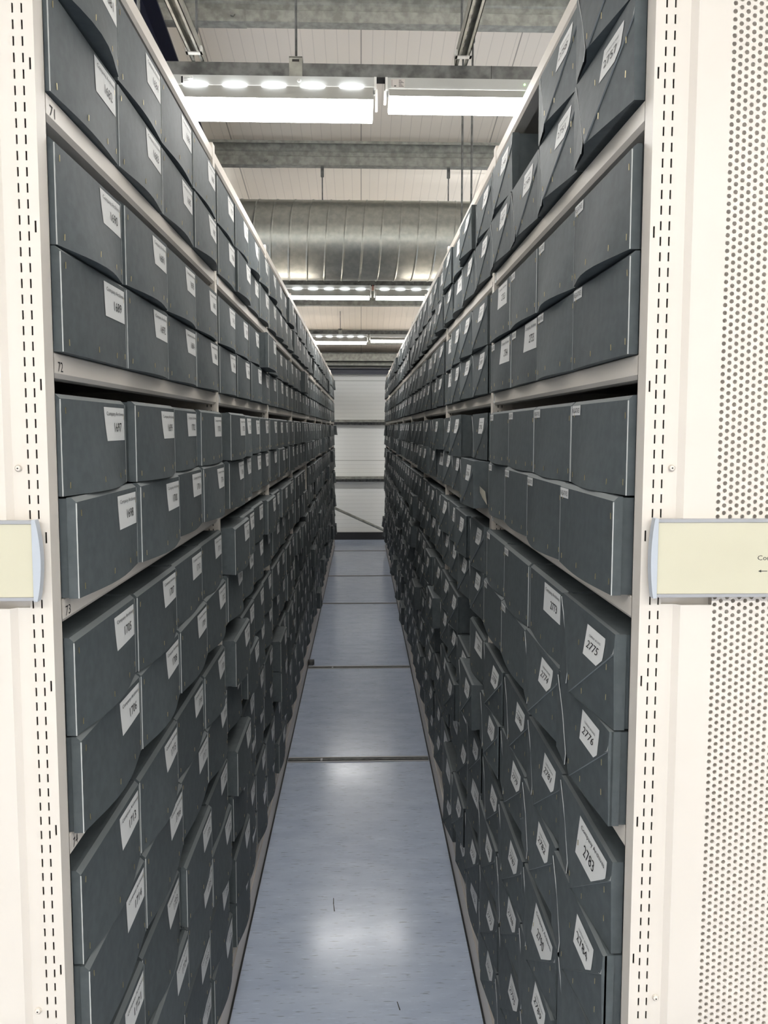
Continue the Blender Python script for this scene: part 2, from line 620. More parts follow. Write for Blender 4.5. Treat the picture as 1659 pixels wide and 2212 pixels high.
def fitting(x0, y, slots, row, txt):
    """one 1.5 m batten with its reflector; slots = wide reflector with uplight slots"""
    L = 1.5
    r = empty('light_fitting', (x0, y, 0))
    tag(r, txt, 'light', 'lights in the %s row' % row)
    zt = EYE + 1.2015
    mb = MB()
    zm = EYE + (1.1675 if slots else 1.163)
    mb.box(0, L, -0.032, 0.032, zm, zt, 'batten')
    mb.box(0.0, 0.008, -0.0335, 0.0335, zm - .002, zt + .001, 'white')
    mb.box(L - 0.008, L, -0.0335, 0.0335, zm - .002, zt + .001, 'white')
    mb.build('batten_body', r)
    hw = 0.10 if slots else 0.072
    zb = ZB if slots else EYE + 1.125
    zs = zm - (0.004 if slots else 0.0)
    mb = MB()
    e = 0.012
    # reflector shell (outer grey sheets) and end plates
    for s in (-1, 1):
        mb.poly([(e, s * 0.034, zm), (L - e, s * 0.034, zm), (L - e, s * hw, zb), (e, s * hw, zb)][::s], 'reflector')
        mb.poly([(e, s * 0.033, zm), (L - e, s * 0.033, zm), (L - e, s * (hw - .002), zb), (e, s * (hw - .002), zb)][::-s], 'white')
    for ex in (e, L - e):
        mb.poly([(ex, -0.034, zm), (ex, -hw, zb), (ex, hw, zb), (ex, 0.034, zm)], 'white')
    mb.build('reflector', r)
    mb = MB()
    # domed lit diffuser
    dome = {'near': .020, 'overhead': .034, 'rear': .034, 'far': .024}.get(row, .010)
    rows = []
    for j in range(9):
        t = -1 + 2 * j / 8
        rows.append([(e + .002, t * (hw - .003), zb + .001 - dome * (1 - t ** 4)), (L - e - .002, t * (hw - .003), zb + .001 - dome * (1 - t ** 4))])
    mb.grid(rows, 'diffuser_rear' if row in ('rear', 'overhead') else 'diffuser')
    mb.build('diffuser', r)
    if slots:
        # cut-outs at the reflector top throw light up on the batten
        n = 11
        for i in range(n):
            cx = L - 0.085 - i * (L - 0.17) / (n - 1)
            mb = MB()
            for s in (-1, 1):
                pts = []
                for q in range(9):
                    a = math.pi * q / 8
                    pts.append((cx + 0.043 * math.cos(a), s * (0.0345 + (0.005 if txt.startswith('wide') else 0.009) * math.sin(a)), zm - 0.0005 - 0.0035 * 0.0 * math.sin(a)))
                mb.poly([(p[0], p[1], zm + 0.0004) for p in pts], 'uplight' if txt.startswith('wide') else ('uplight_dim' if txt.startswith(('left', 'right')) else 'uplight_fill'))  # unseen fittings get the boosted fill strength
            mb.build('uplight_slot', r)
    # lamp holder at each end
    for ex in (0.0, L):
        mb = MB()
        mb.box(ex - .004, ex + .004, -0.02, 0.02, zb + .006, zm, 'white')
        mb.build('end_cap', r)
    return r


XS = [0.070 + 0.015 + 1.53 * k for k in (-3, -2, -1, 0, 1, 2)]
side = ['first from the left', 'second from the left', 'third from the left', 'fourth from the left', 'fifth from the left', 'sixth from the left']
for y, nm in ROWS:
    for k, x0 in enumerate(XS):
        dx = {'near': 0, 'middle': 0.03, 'far': 0.03}.get(nm, 0)
        if nm == 'near':
            slots = k != 3
            txt = {2: 'wide lit batten light with bright scallops, left in the nearest row',
                   3: 'narrow lit batten light with green indicator, right in the nearest row'}.get(k)
        elif nm == 'middle':
            slots = True
            txt = {2: 'left lit batten light in the middle row beneath the duct', 3: 'right lit batten light in the middle row beneath the duct'}.get(k)
        elif nm == 'far':
            slots = k != 3
            txt = {2: 'left lit batten light in the farthest row', 3: 'right lit batten light in the farthest row'}.get(k)
        else:
            slots = True
            txt = None
        if txt is None:
            txt = {'near': 'nearest row', 'middle': 'middle row', 'far': 'farthest row', 'rear': 'last row behind the camera', 'overhead': 'first row behind the camera'}[nm]
            txt = 'lit batten light, %s of six in the %s' % (side[k], txt)
        f = fitting(x0 + dx, y, slots, nm, txt)
        if nm == 'near' and k == 2:
            mb = MB()
            sx = -0.612 - x0
            za, zc = EYE + 1.172, EYE + 1.198
            mb.box(sx, sx + 0.042, -0.0326, -0.0321, za, zc, 'white')
            mb.box(sx + .001, sx + .008, -0.0332, -0.0326, za + .002, zc - .002, 'ink')
            for q, wd in enumerate((.009, .016, .012, .02)):
                mb.box(sx + .011, sx + .011 + wd, -0.0332, -0.0326, za + .004 + .0052 * q, za + .005 + .0052 * q, 'ink')
            put_text(mb, 'CE', lambda a, b: (a, -0.0333, b), sx + .033, zc - .007, .007, .004)
            mb.build('rating_sticker', f)
            mb = MB()
            mb.cyl((0.21 - x0 - 0.42, -0.0321, EYE + 1.187), (0.21 - x0 - 0.42, -0.0365, EYE + 1.187), 0.007, 'white', 14, 0.005)
            mb.build('sensor', f)
        if nm == 'near' and k == 3:
            mb = MB()
            sx = 0.1054 - x0
            za, zc = EYE + 1.169, EYE + 1.197
            mb.box(sx, sx + 0.047, -0.0326, -0.0321, za, zc, 'sticker')
            for q in range(6):
                mb.box(sx + .026, sx + .043 - .004 * (q % 3), -0.0332, -0.0326, za + .003 + .004 * q, za + .0042 + .004 * q, 'ink')
            mb.box(sx + .010, sx + .017, -0.0332, -0.0326, za + .003, za + .006, 'ink')
            mb.box(sx + .002, sx + .003, -0.0332, -0.0326, za + .004, zc - .003, 'ink')
            mb.build('rating_sticker', f)
            mb = MB()
            mb.cyl((0.566 - x0, -0.032, EYE + 1.184), (0.566 - x0, -0.0345, EYE + 1.184), 0.003, 'green', 12)
            mb.build('indicator_lamp', f)

# slotted struts running over the near lights towards the camera
for x, txt in ((-0.555, 'slotted galvanised strut with clips, left of the two above the near lights'),
               (0.347, 'slotted galvanised strut with clips, right of the two above the near lights')):
    r = empty('slotted_strut', (x, 2.78, EYE + 1.251))
    tag(r, txt, 'strut', 'slotted struts above the near lights')
    mb = MB()
    L = 3.4
    mb.box(-.0205, -.018, -L, 0, 0, .041, 'galv')
    mb.box(.018, .0205, -L, 0, 0, .041, 'galv')
    mb.box(-.0205, .0205, -L, 0, .0385, .041, 'galv')
    mb.box(-.0205, -.010, -L, 0, 0, .002, 'galv')
    mb.box(.010, .0205, -L, 0, 0, .002, 'galv')
    for q in range(66):
        mb.box(-.0032, .0032, -L + .03 + q * .051, -L + .058 + q * .051, .0378, .0386, 'white' if x > 0 and q % 1 == 0 else 'recess')  # white paints the right strut's slots as lit
    mb.build('strut_channel', r)
    for q in (-0.09, -0.50, -0.95, -1.5):
        mb = MB()
        mb.box(-.027, .027, q - .009, q + .009, -.003, 0.0, 'white')
        mb.box(-.027, -.0205, q - .009, q + .009, -.003, .02, 'white')
        mb.box(.0205, .027, q - .009, q + .009, -.003, .02, 'white')
        mb.build('clip', r)
    for q in (-0.04, -1.9):
        mb = MB()
        mb.cyl((0.0, q, .041), (0.0, q, ceil_z(2.78 + q) - EYE - 1.251 - .003), 0.0042, 'galvdark', 8)
        mb.build('suspension_rod', r)

mb = MB()
pts = [Vector((0.1, 6.62, EYE + 1.235)), Vector((0.102, 6.58, EYE + 1.20)), Vector((0.101, 6.565, EYE + 1.16))]
for a, b in zip(pts, pts[1:]):
    mb.cyl(a, b, 0.004, 'red', 8)
tag(mb.build('red_cable'), 'short red cable hanging between the two middle-row lights', 'cable')

# ------------------------------------------------------------------ floor tracks
for y, w, txt in ((3.935, .062, 'nearest steel floor track across the aisle'), (5.508, .062, 'second steel floor track across the aisle'),
                  (7.57, .045, 'third floor track across the aisle'), (9.01, .045, 'fourth floor track across the aisle, near the far end'),
                  (10.885, .045, 'farthest floor track, close to the end wall')):
    mb = MB()
    xa, xb = -AL + .012, AR - .012
    mb.box(xa, xb, y - w / 2, y - w / 2 + .010, 0.0005, 0.0035, 'alu')
    mb.box(xa, xb, y + w / 2 - .012, y + w / 2, 0.0005, 0.0035, 'alu')
    mb.box(xa, xb, y - w / 2 + .010, y + w / 2 - .012, 0.0005, 0.0016, 'recess')
    if w > .05:
        mb.box(xa, xb, y - .008, y + .012, 0.0016, 0.003, 'galvdark')
        mb.box(-0.215, -0.205, y - .014, y + .014, 0.0016, 0.0036, 'alu')
    tag(mb.build('floor_track'), txt, 'floor track', 'steel tracks across the aisle floor')
mb = MB()
mb.cyl((-AL + .006, 5.58, .02), (-AL + .05, 5.58, .02), 0.02, 'galvdark', 14)
mb.box(-AL + .008, -AL + .044, 5.565, 5.595, 0, .012, 'galvdark')
tag(mb.build('track_stop'), 'small grey stop on the floor beside the left rack, at the second track', 'stop')
for pts, txt in (([(-.098, 2.655), (-.103, 2.70), (-.104, 2.735)], 'dark scuff mark on the floor, left of the middle'),
                 ([(.115, 2.175), (.108, 2.21)], 'thin dark scuff mark on the floor near the bottom right')):
    mb = MB()
    for (a, b), (c, d) in zip(pts, pts[1:]):
        mb.poly([(a - .0018, b, .0006), (a + .0018, b, .0006), (c + .0012, d, .0006), (c - .0012, d, .0006)], 'black')
    tag(mb.build('scuff_mark'), txt, 'scuff mark')


# ------------------------------------------------------------------ racks
def perforated(x0, ncol, z0, z1, yf, sgn):
    """sheet with staggered round holes (real holes with thickness)"""
    dx, dz, rr, n = 0.00815, 0.0097, 0.00285, 12
    nz = int((z1 - z0) / dz) - 1
    ang = np.arange(n) * 2 * np.pi / n + np.pi / n
    hole = np.stack([np.cos(ang) * rr, np.sin(ang) * rr], 1)
    out = np.stack([np.cos(ang), np.sin(ang)], 1)
    sc = np.minimum((dx / 2) / np.maximum(abs(out[:, 0]), 1e-9), (dz / 2) / np.maximum(abs(out[:, 1]), 1e-9))
    out = out * sc[:, None]
    # move the outer points nearest a corner onto the corner
    for cx in (-1, 1):
        for cz in (-1, 1):
            c = np.array([cx * dx / 2, cz * dz / 2])
            out[np.argmin(((out - c) ** 2).sum(1))] = c
    cs = []
    for i in range(ncol):
        off = 0.5 * (i % 2)
        for j in range(nz):
            cs.append((x0 + sgn * (i + .5) * dx, z0 + (j + .75 + off) * dz))
    cs = np.array(cs)
    N = len(cs)
    V = np.zeros((N, 3, n, 3))
    for k, (ring, y) in enumerate(((out, yf), (hole, yf), (hole, yf + .0018))):
        V[:, k, :, 0] = cs[:, None, 0] + ring[None, :, 0]
        V[:, k, :, 2] = cs[:, None, 1] + ring[None, :, 1]
        V[:, k, :, 1] = y
    base = (np.arange(N) * 3 * n)[:, None]
    a = np.arange(n)
    b = (a + 1) % n
    f1 = np.stack([base + a, base + b, base + n + b, base + n + a], 2).reshape(-1, 4)
    f2 = np.stack([base + n + a, base + n + b, base + 2 * n + b, base + 2 * n + a], 2).reshape(-1, 4)
    F = np.concatenate([f1, f2])
    me = bpy.data.meshes.new('perforated_sheet')
    me.vertices.add(N * 3 * n)
    me.vertices.foreach_set('co', V.reshape(-1))
    me.loops.add(F.size)
    me.loops.foreach_set('vertex_index', F.reshape(-1).astype(np.int32))
    me.polygons.add(len(F))
    me.polygons.foreach_set('loop_start', (np.arange(len(F)) * 4).astype(np.int32))
    me.polygons.foreach_set('loop_total', np.full(len(F), 4, np.int32))
    me.materials.append(M['enamel'])
    me.update(calc_edges=True)
    me.validate()
    me.shade_flat()
    return me, nz, dz, dx


def slotted_plate(mb, x0, x1, cols, z0, z1, y, k='enamel'):
    """vertical plate facing the camera with slot columns; cols = [(xc, halfw, first z, pitch, halfh)]"""
    cols = sorted(cols)
    cx = x0
    for xc, hw, zf, p, hh in cols:
        mb.box(cx, xc - hw, y, y + .0015, z0, z1, k)
        z = z0
        n = int((zf - z0) / p)
        zz = zf - n * p
        while zz < z1 - hh:
            mb.box(xc - hw, xc + hw, y, y + .0015, z, zz - hh, k)
            z = zz + hh
            zz += p
        mb.box(xc - hw, xc + hw, y, y + .0015, z, z1, k)
        cx = xc + hw
    mb.box(cx, x1, y, y + .0015, z0, z1, k)


def make_rack(s, A, name_side):
    """s=-1 left rack, +1 right rack"""
    r = empty('shelving_rack', (s * A, Y0, 0))
    tag(r, 'tall cream steel shelving rack on the %s of the aisle, full of grey boxes' % name_side, 'shelving rack', 'racks along the aisle')

    def X(d):                # distance into the rack from its aisle face, in rack coordinates
        return s * d

    def bx(mb, d0, d1, y0, y1, z0, z1, k):
        a, b = X(d0), X(d1)
        mb.box(min(a, b), max(a, b), y0, y1, z0, z1, k)
    ztop = ZT + PIT + 0.014
    # uprights
    for k in range(NB + 1):
        y = k * BAY
        mb = MB()
        if k == 0:
            cols = [(0.0052 if s > 0 else 0.0055, .0012, EYE + .4446, .1948, .0072),
                    (0.0138, .0011, EYE - .110, .01935, .0057), (0.0248, .0011, EYE - .110, .01935, .0057)]
            cc = [(X(c[0]), *c[1:]) for c in cols]
            xa, xb = sorted((X(0.0), X(0.0285)))
            slotted_plate(mb, xa, xb, cc, 0.0, ztop, 0.0)
            bx(mb, 0.0018, 0.0285, .010, .011, 0.01, ztop - .01, 'recess')
            bx(mb, 0.0, 0.0018, 0.0015, POST, 0.0, ztop, 'enamel')
            bx(mb, 0.0, 0.06, POST - .0015, POST, 0.0, ztop, 'enamel')
        else:
            bx(mb, -0.001, 0.055, 0, POST, 0.0, ztop, 'enamel')
            mb.v = [(a, b + y, c) for a, b, c in mb.v]
            n = int(ztop / .01935)
            if k < 7:
                for j in range(6, n):
                    z = EYE - .11 + (j - int((EYE - .11) / .01935)) * .01935
                    if z > ztop - .02:
                        break
                    bx(mb, .0128, .0150, y - .0004, y, z - .0057, z + .0057, 'recess')
                    bx(mb, .0238, .0260, y - .0004, y, z - .0057, z + .0057, 'recess')
                for j in range(-9, 2):
                    z = EYE + .40 + j * .1948
                    bx(mb, -0.0014, -.001, y + .020, y + .0235, z - .007, z + .007, 'recess')
        if k == 0:
            pass
        bx(mb, DEEP - .04, DEEP, y, y + POST, 0.0, ztop, 'enamel')
        bx(mb, .05, DEEP - .04, y + POST / 2, y + POST / 2 + .0015, 0.16, ztop - .02, 'enamel')
        mb.build('upright', r)
    # shelves, one per bay and level; level -1 is the top cover
    for lev in range(-1, 7):
        z = ZT - lev * PIT
        for k in range(NB):
            y = k * BAY + POST
            mb = MB()
            y1 = y + BAY - POST
            # folded lip: face, rounded lower corner, return
            pr = [(0.0, -LIP + .006), (0.0, -.002), (0.002, 0.0), (DEEP - .002, 0.0), (DEEP - .002, -.002), (.014, -.002), (.014, -.004),
                  (.003, -.004), (.003, -LIP + .007), (.006, -LIP + .003), (.030, -LIP + .003), (.030, -LIP), (.005, -LIP)]
            mb.prism([(X(a), z + b) for a, b in pr], 'y', y, y1, 'enamel')
            sh = mb.build('shelf', r)
            if lev >= 0 and k < 5:
                num = 71 + lev + 7 * k if s < 0 else None
                mb = MB()
                if s < 0:
                    if k == 0:
                        put_text(mb, str(num), lambda a, b: (0.0004, y + a, z + b), .012, -.0245, .017, .0135)
                        mb.build('shelf_number', sh)
                    else:
                        mb.box(0.0, .0004, y + .010, y + .030, z - .027, z - .004, 'paper')
                        mb.build('number_tag', sh)
                else:
                    mb.box(-.0004, 0.0, y1 - .026, y1 - .012, z - .029, z - .002, 'paper')
                    mb.box(-.0007, -.0004, y1 - .021, y1 - .017, z - .022, z - .008, 'ink')
                    mb.build('number_tag', sh)
    # plinth along the floor and a black strip painted in for the shaded gap
    mb = MB()
    L = NB * BAY + POST
    bx(mb, 0.0008, 0.03, 0.002, L, 0.002, 0.118, 'enamel')
    bx(mb, -0.004, 0.0008, 0.002, L, 0.004, 0.0925, 'enamel')
    mb.build('plinth', r)
    mb = MB()
    bx(mb, -0.010, -0.0042, 0.002, L, 0.0004, 0.003, 'black')
    mb.build('floor_gap_strip', r)
    mb = MB()
    bx(mb, DEEP, DEEP + .004, 0, L, 0.05, ztop, 'galvdark')  # added dark sheet, keeps light from coming through the rack
    mb.build('light_block_panel', r)
    # end panel: flat strip, bevel, raised field
    W1 = 0.5
    PS = 0.0935 if s > 0 else 0.1115      # where the perforations begin
    zmid0, zmid1 = EYE - .2308, EYE - .214
    for z0, z1 in ((0.03, zmid0), (zmid1, ztop - .005)):
        mb = MB()
        lower = z0 < .1
        a0 = 0.021 if lower else 0.0285
        # flat strip, bevel, field margin
        pr = [(.0285 if not lower else .0285, .0015), (.045, .0015), (.052, -.006), (PS, -.006), (PS, -.0045), (.053, -.0045), (.0455, .003), (.0285, .003)]
        prx = [(X(a), b) for a, b in pr]
        mb.prism(prx, 'z', z0, z1, 'enamel')
        mb.build('end_panel', r)
    mb = MB()
    bx(mb, 0.0285, PS, 0.004, 0.0055, 0.02, ztop - .005, 'enamel')
    bx(mb, PS + 41 * .00815, W1, -.006, -.0045, 0.03, ztop - .005, 'enamel')
    bx(mb, PS, PS + 41 * .00815, -.006, -.0045, 0.03, 0.0402, 'enamel')
    bx(mb, W1 - .0015, W1, -.006, 0.02, 0.03, ztop - .005, 'enamel')
    mb.build('end_frame', r)
    me, nz, dz, dx = perforated(X(PS), 41, 0.03, ztop - .012, -.006, s)
    o = bpy.data.objects.new('perforated_panel', me)
    COL.objects.link(o)
    o.parent = r
    mb = MB()
    bx(mb, 0.08, W1 - .002, 0.013, 0.0145, 0.02, ztop - .005, 'enamel')
    mb.build('backing_sheet', r)
    for z in (EYE - .0507, EYE - .782, EYE + .68):
        mb = MB()
        d = 0.0375
        mb.cyl((X(d), .0015, z), (X(d), -.0005, z), .0045, 'enamel', 18, .0043)
        mb.cyl((X(d), -.0005, z), (X(d), -.0022, z), .0043, 'enamel', 18, .0024)
        mb.cyl((X(d), -.0021, z), (X(d), -.0024, z), .0011, 'recess', 6)
        mb.build('screw', r)
    return r


rackL = make_rack(-1, AL, 'left')
rackR = make_rack(1, AR, 'right')

# ------------------------------------------------------------------ aisle-end signs
for s, xin, xcap, txt in ((1, 0.3832, 0.3745, 'cream aisle sign with black arrow on the end of the right rack'),
                          (-1, -0.4145, -0.4042, 'cream aisle sign on the end of the left rack, mostly cut off')):
    zt_, zb_ = EYE - .1160, EYE - .2182
    Ls = 0.42
    yf = 0.9735
    r = empty('aisle_sign', (xin, yf, zb_))
    tag(r, txt, 'sign', 'signs on the rack ends')
    H = zt_ - zb_

    def B(mb, a, b, y0, y1, z0, z1, k):
        a, b = s * a, s * b
        mb.box(min(a, b), max(a, b), y0, y1, z0, z1, k)
    mb = MB()
    B(mb, 0, Ls, 0.002, 0.0095, 0.0, H, 'alu')
    mb.build('sign_back', r)
    mb = MB()
    B(mb, 0.001, Ls - .001, 0.0004, 0.002, 0.0045, H - .0045, 'insert')
    if s > 0:
        put_text(mb, 'Company Archives', lambda a, b: (a, 0.0002, b), 0.5153 - xin, EYE - .1698 - zb_, 0.078, 0.0064)
        az = EYE - .1842 - zb_
        ax = 0.5167 - xin
        mb.poly([(ax, .0002, az), (ax + .004, .0002, az - .0018), (ax + .004, .0002, az + .0018)], 'ink')
        mb.box(ax + .0035, ax + .012, .0001, .0003, az - .0004, az + .0004, 'ink')
    mb.build('sign_insert', r)
    for z0, z1 in ((0.0, .0042), (H - .0042, H)):
        mb = MB()
        B(mb, 0, Ls, -.0008, 0.002, z0, z1, 'alu')
        mb.build('sign_rail', r)
    # bowed plastic end cap
    for ce in (0, 1):
        mb = MB()
        cw = abs(xcap - xin)
        pr = [(0.0, -.001)]
        for q in range(13):
            t = q / 12
            pr.append((-0.0045 - (cw - .0045) * math.sin(math.pi * t) ** .8, -.001 + (H + .002) * t))
        pr.append((0.0, H + .001))
        if ce:
            pr = [(Ls - a, b) for a, b in pr]
        mb.prism([(s * a, b) for a, b in pr], 'y', -.0018, .0095, 'grey_plastic')
        mb.build('end_cap', r)

# ------------------------------------------------------------------ archive boxes
rnd = random.Random(7)


def d_plain(u, v, B):
    return B * math.sin(math.pi * min(max(u, 0), 1)) ** 1.15 * max(0.0, 1 - v) ** 1.7


def d_fold_tris(S):
    TL, TR, BL, BR = (0, 1, 0), (1, 1, 0), (0, 0, .001), (1, 0, .001)
    P, P0, Q, Rr = (.27, .13, .005 * S), (.275, 0, .008 * S), (.42, 0, .021 * S), (1, .80, .0015)
    FT, FM, FP, F0 = (.02, .96, .002), (.15, .55, .004 * S), (.28, .14, .010 * S), (.275, 0, .012 * S)
    return dict(main=[(TL, Rr, TR), (TL, Q, Rr), (TL, P, Q), (P, P0, Q), (TL, BL, P), (P, BL, P0)], right=[(Q, BR, Rr)],
                left=[(FT, (0, .96, .002), FM), ((0, .96, .002), BL, FM), (FM, BL, FP), (FP, BL, F0)])


def d_fold(u, v, T):
    best = 0.0
    for grp in (T['main'], T['right']):
        for a, b, c in grp:
            den = (b[1] - c[1]) * (a[0] - c[0]) + (c[0] - b[0]) * (a[1] - c[1])
            l1 = ((b[1] - c[1]) * (u - c[0]) + (c[0] - b[0]) * (v - c[1])) / den
            l2 = ((c[1] - a[1]) * (u - c[0]) + (a[0] - c[0]) * (v - c[1])) / den
            l3 = 1 - l1 - l2
            if min(l1, l2, l3) > -1e-4:
                return l1 * a[2] + l2 * b[2] + l3 * c[2]
    return best


def XY(u, v, d):
    return ((u - .5) * BW, -d, v * BH)


def body_plain(B):
    mb = MB()
    us = [i / 8 for i in range(9)]
    vs = [0, .18, .42, .7, .9, 1 - .006 / BH]
    rows = []
    for v in vs:
        row = []
        for u in us:
            p = XY(u, v, d_plain(u, v, B))
            row.append((p[0], p[1], p[2] - (.0012 * math.sin(math.pi * u) if v == 0 else 0)))
        rows.append(row)
    mb.grid(rows, 'board')
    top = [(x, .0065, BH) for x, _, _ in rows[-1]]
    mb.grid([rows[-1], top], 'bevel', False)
    ct = .013
    mb.grid([top, [(x, ct, BH) for x, _, _ in top]], 'board', False)
    w = BW / 2
    # sides of the front cap
    for s in (-1, 1):
        pr = [(s * w, p[-1 if s > 0 else 0][1], p[0][2] if i else 0) for i, p in enumerate(rows)]
        pr.append((s * w, .0065, BH))
        poly = pr + [(s * w, ct, BH), (s * w, ct, 0)]
        mb.poly(poly if s > 0 else poly[::-1], 'board')
    bot = rows[0]
    mb.poly([(w, ct, 0), (-w, ct, 0)] + bot, 'board')
    mb.poly([(-w, ct, 0), (-w, ct, BH), (w, ct, BH), (w, ct, 0)], 'board')
    mb.box(-w + .003, w - .003, ct, BD, 0.0005, BH - .0015, 'board', skip='f')
    return mb


def edge_plain(s, seed):
    """the raw pale edge of the wrapped front board, ragged, at both sides"""
    q = random.Random(seed)
    mb = MB()
    n = 18
    for s in (s,):
        a = []
        b = []
        c = []
        for i in range(n + 1):
            v = (1 - .007 / BH) * i / n
            ww = .0001 + .0010 * q.random() ** 1.5
            a.append((s * (BW / 2 + .0003), -.0006, v * BH))
            b.append((s * (BW / 2 - ww), -.0007, v * BH))
            c.append((s * (BW / 2 + .0003), .0007, v * BH))
        mb.grid([a, b] if s < 0 else [b, a], 'rawedge', False)
        mb.grid([c, a] if s < 0 else [a, c], 'rawedge', False)
    return mb


def body_fold():
    mb = MB()
    w = BW / 2
    mb.box(-w, w, 0, .013, 0, BH, 'board')
    mb.box(-w + .003, w - .003, .013, BD, .0005, BH - .0015, 'board', skip='f')
    return mb


def flap_fold(S):
    T = d_fold_tris(S)
    mb = MB()
    th = .0022
    o = .0008
    for g, off in (('main', th + o), ('left', th + o + .0015), ('right', o)):
        for t in T[g]:
            pts = [XY(a, b, c + off) for a, b, c in t]
            n = (Vector(pts[1]) - Vector(pts[0])).cross(Vector(pts[2]) - Vector(pts[0]))
            if n.y > 0:
                pts = pts[::-1]
            mb.poly(pts, 'board')
            if g == 'left':
                mb.poly([(p[0], p[1] + .002, p[2]) for p in pts][::-1], 'board')
    e = XY
    F0, P0, Q = .012 * S, .008 * S, .021 * S
    # underside closing, top bevel and side closings
    mb.poly([e(0, 0, -.012), e(1, 0, -.012), e(1, 0, .001 + o), e(.42, 0, Q + o + th), e(.275, 0, P0 + o + th), e(0, 0, .001 + o + th)][::-1], 'board')
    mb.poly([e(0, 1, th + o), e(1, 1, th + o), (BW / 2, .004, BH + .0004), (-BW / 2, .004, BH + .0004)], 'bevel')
    mb.poly([e(1, 1, th + o), e(1, .8, .0015 + th + o), e(1, 0, .001 + o), e(1, 0, -.003), e(1, 1, -.003)], 'board')
    mb.poly([e(0, 1, o + th), e(0, 1, -.003), e(0, 0, -.003), e(0, 0, .001 + o + th)], 'board')
    return mb


def edge_fold(S):
    """pale cut edge of the side flap and the worn crease of the main panel"""
    mb = MB()
    th = .0022
    o = .0008
    off = th + o + .0015
    pts = d_fold_tris(S)['left']
    path = [pts[0][0], pts[0][2], pts[2][2], pts[3][2]]
    for (a, b) in zip(path, path[1:]):
        mb.poly([XY(a[0], a[1], a[2] + off - .0010), XY(b[0], b[1], b[2] + off - .0010), XY(b[0], b[1], b[2] + off + .0002), XY(a[0], a[1], a[2] + off + .0002)], 'rawedge')
        mb.poly([XY(a[0], a[1], a[2] + off + .0002), XY(b[0], b[1], b[2] + off + .0002),
                 XY(b[0] - .003, b[1], b[2] + off + .0002), XY(a[0] - .003, a[1], a[2] + off + .0002)], 'rawedge')
    q = (.42, 0, .021 * S)
    r_ = (1, .8, .0015)
    mb.poly([XY(q[0], q[1], q[2] + o + th + .0003), XY(q[0] + .003, q[1], q[2] + o + .0003), XY(1, r_[1] - .006, r_[2] + o + .0006), XY(r_[0], r_[1], r_[2] + o + th + .0003)], 'crease')
    mb.poly([XY(.955, .752, .0025 + o + th), XY(.985, .79, .0016 + o + th + .0004), XY(1.001, .86, .0010 + o + th + .0004), XY(1.001, .80, .0016 + o + th + .0004)], 'rawedge')
    return mb


STAPLES = [(.07, .10), (.45, .11), (.78, .11), (.965, .13), (.06, .84), (.965, .80)]
STAPLES_F = [(.47, .62), (.40, .16), (.62, .15), (.93, .30), (.93, .62)]


def staple_mesh():
    mb = MB()
    mb.box(-.0005, .0005, -.0008, 0, -.0042, .0042, 'brass')
    return mb.data('staple')


ST = staple_mesh()


def label_mesh(fn, u0, u1, v0, v1, words, num, cut=False, hand=False, lines=True, grid=True, small=False):
    """paper label with print; fn(u,v) gives the depth of the box front"""
    mb = MB()

    def P(u, v, o):
        return XY(u, v, fn(u, v) + o)
    if cut:
        n = 10
        rows = []
        for j in range(n + 1):
            v = v0 + (v1 - v0) * j / n
            ue = min(u1, .42 + .725 * (v - .03))
            rows.append([P(u0 + (ue - u0) * i / n, v, .0008) for i in range(n + 1)])
        mb.grid(rows, 'paper', False)
    else:
        n = 4
        rows = [[P(u0 + (u1 - u0) * i / n, v0 + (v1 - v0) * j / n, .0008) for i in range(n + 1)] for j in range(n + 1)]
        mb.grid(rows, 'paper', False)
    W_, H_ = u1 - u0, v1 - v0

    def f(a, b):
        return P(u0 + a * W_, v0 + b * H_, .0016)
    sh = 0.0
    if small:
        if words:
            put_text(mb, words, f, .07, .25, .86, .50)
    else:
        if words:
            put_text(mb, words, f, .10 if not hand else .2, .76 if not hand else .68, .84 if not hand else .62, .115 if not hand else .075)
        if num:
            if hand:
                put_text(mb, num, f, .12, .30, .66, .27, shear=rnd.choice((-.25, .2, .3)))
            else:
                put_text(mb, num, f, .44 if not cut else .27, .27, .38, .28)
    return mb


BODY_A = [body_plain(b).data('box_body') for b in (.007, .011, .015, .019)]
BVAL = (.007, .011, .015, .019)
EDGE_A = [[edge_plain(s, i).data('board_edge') for s in (-1, 1)] for i in range(4)]
SV = (.55, .7, .9)
BODY_B = body_fold().data('box_body')
FLAP_B = [flap_fold(q).data('front_flap') for q in SV]
EDGE_B = [edge_fold(q).data('board_edge') for q in SV]
TRI_B = [d_fold_tris(q) for q in SV]


def child(name, me, parent):
    o = bpy.data.objects.new(name, me)
    COL.objects.link(o)
    o.parent = parent
    return o


def project(P):
    X_, Y_, Z_ = P[0], P[1], P[2] - EYE
    c, s = math.cos(YAW), math.sin(YAW)
    xr, yf = X_ * c - Y_ * s, X_ * s + Y_ * c
    c, s = math.cos(PITCH), math.sin(PITCH)
    d, up = yf * c - Z_ * s, yf * s + Z_ * c
    if d < .05:
        return None
    return 829.5 + F_PX * xr / d, CY_PX - F_PX * up / d


